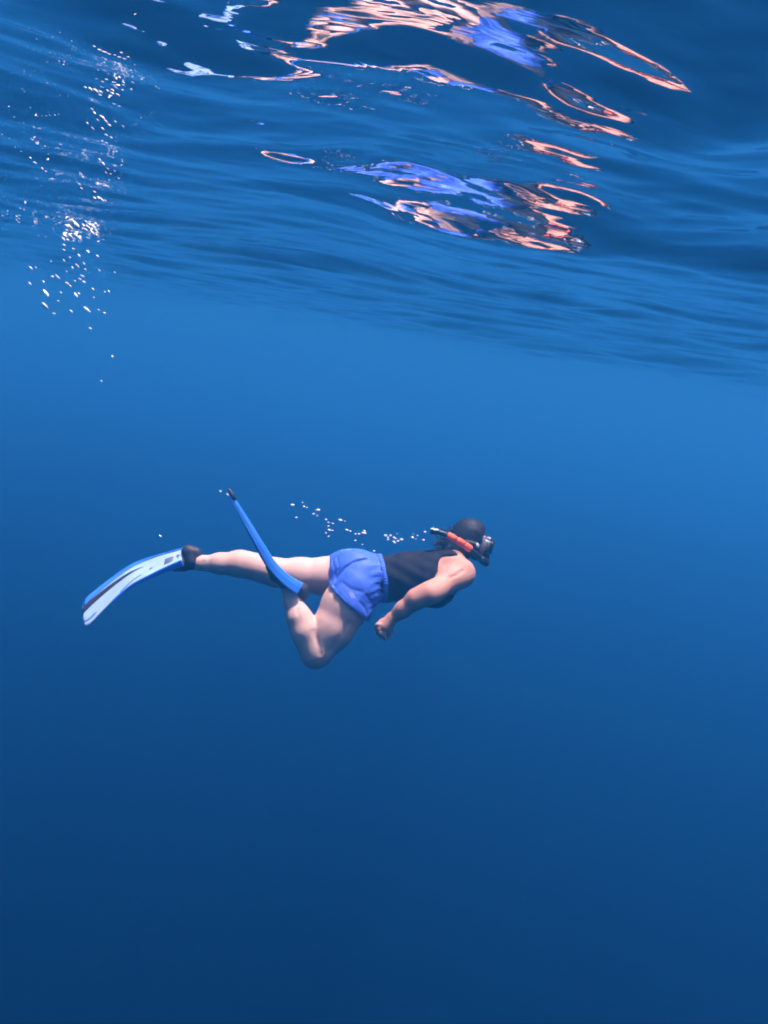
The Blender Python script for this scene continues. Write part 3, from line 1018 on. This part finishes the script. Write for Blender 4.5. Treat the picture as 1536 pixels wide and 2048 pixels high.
    # foot pocket
    pf = Field(np.min([t_[0] for t_ in toe], 0) - 0.09, np.max([t_[0] for t_ in toe], 0) + 0.09, 0.004)
    pf.chain([t_[0] for t_ in toe], [t_[1] for t_ in toe], 0.012)
    pocket_open(pf, toe)
    field_obj("foot_pocket", pf, m_rubber, fin, smooth=3)
    return fin


def pocket_open(pf, toe):
    pass


m_dk = simple_mat("grey_badge", (0.10, 0.10, 0.14), rough=0.5, var=0.1)

fin_far = make_fin(
    [P(364, 1110, 0.09), P(335, 1120, 0.09), P(300, 1133, 0.09), P(262, 1150, 0.085), (P(222, 1180, 0.08)), P(166, 1231, 0.07)],
    [np.array([3.5, -0.062 * PX, -10]) / PX, np.array([4.5, -0.066 * PX, -12]) / PX, np.array([6, -0.072 * PX, -15]) / PX, np.array([8, -0.080 * PX, -17]) / PX,
     np.array([10, -0.085 * PX, -19]) / PX, np.array([12.5, -0.088 * PX, -24]) / PX],
    [(P(391, 1107, 0.10), q(14)), (P(377, 1104, 0.10), q(14)), (P(385, 1122, 0.10), q(17)), (P(366, 1130, 0.12), q(13)), (P(350, 1137, 0.125), q(7))], True)
fin_near = make_fin(
    [P(603, 1172, -0.15), P(577, 1157, -0.15), P(548, 1128, -0.15), P(522, 1088, -0.15), P(492, 1036, -0.15), P(463, 990, -0.15)],
    [np.array([3, -0.060 * PX, 3]) / PX, np.array([4, -0.066 * PX, 4]) / PX, np.array([5, -0.074 * PX, 3]) / PX, np.array([6, -0.082 * PX, 3]) / PX,
     np.array([5, -0.088 * PX, 3]) / PX, np.array([5, -0.09 * PX, 3]) / PX],
    [(P(606, 1191, -0.150), q(11)), (P(602, 1181, -0.150), q(15)), (P(594, 1177, -0.150), q(15.5)), (P(575, 1166, -0.145), q(15)), (P(552, 1152, -0.14), q(12)), (P(538, 1134, -0.14), q(7))], False, 0.033, 0.62)
mesh_obj("tip_tail", *tube([P(470, 1000, -0.24), P(464, 990, -0.24), P(459, 980, -0.238), P(456, 976, -0.236)], [q(4), q(4.5), q(3), q(1)], 8), m_rubber, fin_near)

# ------------------------------------------------------------------ air bubbles and glitter beads
m_bub, nt, N, L = new_mat("bubble_and_glitter")
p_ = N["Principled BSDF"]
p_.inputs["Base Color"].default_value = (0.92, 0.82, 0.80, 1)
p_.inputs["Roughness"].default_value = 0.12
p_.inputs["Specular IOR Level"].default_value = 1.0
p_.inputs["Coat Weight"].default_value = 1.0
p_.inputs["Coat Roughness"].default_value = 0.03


def cam_pt(px, py, d):
    """world point seen at that place of the photograph, d metres ahead"""
    c = Vector(((px - 768) / F_PX * d, -(py - 1024) / F_PX * d, -d))
    return CAM_LOC + CAM_ROT @ c


def ico(sub=2):
    import bmesh
    bm = bmesh.new(); bmesh.ops.create_icosphere(bm, subdivisions=sub, radius=1.0)
    me = bpy.data.meshes.new("bubble"); bm.to_mesh(me); bm.free()
    for p in me.polygons: p.use_smooth = True
    me.materials.append(m_bub)
    return me


bub_me = ico(2)
bub_me2 = ico(2); 
for v_ in bub_me2.vertices:                      # a ragged, flattened bubble
    v_.co.x *= 1.0 + 0.18 * math.sin(v_.co.z * 4 + 1); v_.co.z *= 0.8 + 0.12 * math.sin(v_.co.x * 5)


def bubble(px, py, d, r_px, label, group, stretch=1.3, rot=0.0):
    r = 1.15 * random.uniform(0.8, 1.2) * r_px / F_PX * d
    o = bpy.data.objects.new("bubble", bub_me if random.random() < 0.5 else bub_me2)
    col.objects.link(o)
    o.location = cam_pt(px, py, d)
    o.rotation_euler = (0, random.uniform(-0.2, 0.2) + rot, random.uniform(-0.5, 0.5))
    o.scale = (r * stretch, r, r * 0.8)
    tag(o, label, "bubble", group)
    return o


trail = [(585, 1010, 3), (593, 1035, 2.2), (605, 1005, 1.4), (608, 1013, 1.6), (614, 1015, 1.5), (636, 1020, 3.2), (627, 1028, 2.2), (634, 1031, 2.2),
         (681, 1040, 3), (652, 1039, 1.6), (657, 1045, 1.6), (666, 1047, 1.8), (657, 1052, 1.6), (690, 1042, 1.0), (659, 1060, 2.2), (665, 1061, 1.6),
         (652, 1066, 1.5), (657, 1073, 1.5), (694, 1060, 2.0), (701, 1062, 1.6), (711, 1068, 1.6), (718, 1068, 2.2), (728, 1066, 3.0), (729, 1062, 1.5),
         (711, 1081, 1.5), (725, 1089, 1.2), (748, 1102, 1.9), (771, 1071, 2.2), (776, 1075, 1.8), (781, 1071, 2.2), (776, 1079, 1.8), (788, 1075, 1.8),
         (791, 1077, 1.5), (796, 1082, 2.0), (803, 1079, 2.2), (787, 1083, 1.7), (790, 1086, 1.7), (825, 1075, 1.8), (835, 1071, 1.3), (850, 1064, 1.8),
         (847, 1080, 1.8), (832, 1078, 1.0), (794, 1068, 0.9), (827, 1068, 0.9)]
named = {(585, 1010): "largest bubble at the far left end of the snorkel trail, over the thigh", (593, 1035): "small bubble just below the far left end of the snorkel trail",
         (636, 1020): "bright oval bubble, highest big one in the left half of the snorkel trail", (681, 1040): "bright bubble on its own in the middle of the snorkel trail",
         (728, 1066): "bright bubble just above the far side of the blue shorts, end of a short row", (748, 1102): "lowest bubble of the trail, almost touching the waistband of the shorts",
         (725, 1089): "faint tiny bubble between the shorts and the trail", (850, 1064): "bubble nearest the snorkel tip, level with it", (847, 1080): "small bubble just below and left of the snorkel tip",
         (92, 586): "upper of the two biggest bubbles at the lower left of the swarm", (90, 612): "lower of the two biggest bubbles at the lower left of the swarm",
         (62, 536): "leftmost bubble of the swarm, in its upper part", (60, 567): "leftmost small bubble beside the lower part of the swarm", (230, 545): "rightmost faint bubble standing apart from the swarm"}
for (x_, y_, r_) in trail:
    bubble(x_, y_, SW_DIST + 0.30 - 0.35 * max(0, x_ - 800) / 60 + random.uniform(-0.05, 0.05), r_, named.get((x_, y_), "tiny bright bubble in the trail drifting back from the snorkel tip above the swimmer"), "bubbles trailing from the snorkel")
for (x_, y_, r_) in ((688, 1103, 3.5), (695, 1101, 3.8), (703, 1100, 3.2), (681, 1105, 2.2), (711, 1100, 2)):
    bubble(x_, y_ , SW_DIST + 0.05, r_ * 0.8, "bright bubble clinging to the top of the blue shorts", "bubbles clinging to the blue shorts", 1.6)
for (x_, y_, lab) in ((441, 983, "lone tiny bubble just left of the upright fin tip"), (455, 989, "tiny bubble touching the tip of the upright fin"),
                      (321, 1072, "lone tiny bubble above the pale trailing fin"),
                      (225, 713, "lone bubble lowest of the column but one at left"), (203, 762, "lone bubble lowest in the left column"),
                      (181, 657, "lone oval bubble below the swarm at upper left")):
    bubble(x_, y_, SW_DIST if x_ > 300 else 3.6, 2.0, lab, None, 1.4, 0.5)

for (x_, y_, r_) in ((864, 1058, 2.2), (869, 1060, 2.6), (874, 1060, 2.2)):
    bubble(x_, y_, SW_DIST - 0.14, r_, "bright bubble leaving the open top end of the snorkel", "bubbles at the snorkel top", 1.3)
swarm = [(62, 536, 3), (115, 554, 4), (155, 532, 3.6), (168, 564, 3), (92, 586, 5), (90, 612, 5.2), (135, 568, 3), (141, 572, 2.2), (165, 552, 3), (171, 539, 2.2),
         (152, 590, 3), (158, 587, 2.6), (173, 618, 4), (178, 622, 2.6), (143, 623, 2.6), (108, 627, 2.6), (60, 567, 2.6), (87, 563, 2), (117, 602, 2), (105, 553, 2.2),
         (210, 584, 1.6), (218, 583, 1.6), (230, 545, 1.4), (75, 470, 2.6), (90, 472, 3), (128, 500, 2.2), (128, 490, 2.2), (147, 498, 2.4), (158, 511, 2.6), (140, 515, 2),
         (176, 503, 3), (195, 512, 3), (199, 541, 2), (145, 535, 2), (128, 521, 2), (160, 558, 2), (168, 527, 2), (186, 578, 2), (150, 562, 1.8), (122, 585, 1.6),
         (198, 620, 1.6), (209, 626, 1.8), (188, 595, 1.4), (72, 535, 1.6), (133, 543, 1.6), (102, 523, 1.4)]
for (x_, y_, r_) in swarm:
    bubble(x_, y_, 5.2 + random.uniform(-0.4, 0.4), r_ * 0.72, named.get((x_, y_), "small oval bubble in the sparkling swarm rising at the upper left"), "bubbles rising at the upper left", 2.0, 0.55)

# sun glitter on the surface at the left, modelled as pale beads
sets = [("sun glint modelled as a bead in the bright patch under the surface just above the rising swarm", "glints just above the swarm", 3.1,
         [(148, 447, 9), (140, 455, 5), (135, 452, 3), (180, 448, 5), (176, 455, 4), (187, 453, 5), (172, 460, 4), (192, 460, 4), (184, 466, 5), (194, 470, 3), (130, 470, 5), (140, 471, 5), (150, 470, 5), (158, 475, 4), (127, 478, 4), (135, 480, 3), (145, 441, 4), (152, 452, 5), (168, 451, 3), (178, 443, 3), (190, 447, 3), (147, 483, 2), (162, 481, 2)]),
        ("sun glint modelled as a bead in the middle patch of glitter under the surface at the left", "glints in the middle patch at left", 2.5,
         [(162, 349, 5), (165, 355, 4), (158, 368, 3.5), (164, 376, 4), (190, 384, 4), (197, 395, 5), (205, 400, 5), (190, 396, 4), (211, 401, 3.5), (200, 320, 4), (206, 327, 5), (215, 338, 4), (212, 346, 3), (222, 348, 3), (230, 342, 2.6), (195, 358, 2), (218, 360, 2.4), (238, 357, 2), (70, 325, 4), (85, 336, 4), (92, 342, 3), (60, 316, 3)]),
        ("sun glint modelled as a bead in the upper patch of glitter under the surface at the left", "glints in the upper patch at left", 2.0,
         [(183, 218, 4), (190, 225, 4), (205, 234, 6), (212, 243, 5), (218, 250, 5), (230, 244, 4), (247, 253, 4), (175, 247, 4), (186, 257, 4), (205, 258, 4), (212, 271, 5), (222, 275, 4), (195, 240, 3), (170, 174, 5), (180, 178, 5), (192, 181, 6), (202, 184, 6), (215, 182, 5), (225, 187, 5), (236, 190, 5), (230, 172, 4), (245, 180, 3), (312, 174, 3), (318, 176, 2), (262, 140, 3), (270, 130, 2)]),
        ("faint sun glint modelled as a bead, scattered under the surface near the left edge", "scattered glints near the left edge", 2.4,
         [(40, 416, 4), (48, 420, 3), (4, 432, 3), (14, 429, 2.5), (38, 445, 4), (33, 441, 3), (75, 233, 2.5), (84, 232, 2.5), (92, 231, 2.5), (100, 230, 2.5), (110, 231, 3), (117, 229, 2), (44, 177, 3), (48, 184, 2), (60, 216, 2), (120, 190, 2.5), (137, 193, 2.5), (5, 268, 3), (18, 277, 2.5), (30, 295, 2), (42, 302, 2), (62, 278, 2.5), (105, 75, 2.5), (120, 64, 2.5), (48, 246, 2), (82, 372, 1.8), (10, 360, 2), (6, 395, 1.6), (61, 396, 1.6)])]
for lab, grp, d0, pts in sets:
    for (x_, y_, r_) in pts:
        # the surface overhead limits how far away a glitter bead at this height can sit
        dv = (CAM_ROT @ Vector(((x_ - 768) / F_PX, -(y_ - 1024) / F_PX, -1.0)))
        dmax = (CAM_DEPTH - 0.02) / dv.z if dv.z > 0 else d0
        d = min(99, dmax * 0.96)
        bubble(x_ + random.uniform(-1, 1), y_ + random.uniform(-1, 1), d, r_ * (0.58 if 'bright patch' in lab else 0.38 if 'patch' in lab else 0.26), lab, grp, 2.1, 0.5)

# drifting plankton motes
mv = []; mf = []
pr = random.Random(9)
for i in range(900):
    d = pr.uniform(1.2, 7)
    c_ = cam_pt(pr.uniform(-250, 1790), pr.uniform(150, 2300), d)
    if c_.z > -0.12: continue
    r = pr.uniform(0.15, 0.85) ** 2 / F_PX * d * 1.7
    b_ = len(mv)
    ax = [Vector((pr.uniform(-1, 1), pr.uniform(-1, 1), pr.uniform(-1, 1))).normalized() * r for _ in range(4)]
    for a_ in ax: mv.append(tuple(c_ + a_))
    mf += [(b_, b_ + 1, b_ + 2), (b_, b_ + 2, b_ + 3), (b_, b_ + 3, b_ + 1), (b_ + 1, b_ + 3, b_ + 2)]
m_mote = simple_mat("pale_mote", (0.22, 0.24, 0.28), rough=0.9, var=0.3)
motes = mesh_obj("plankton", mv, mf, m_mote, smooth=False)
tag(motes, "fine pale specks drifting in the open water", kind="stuff")
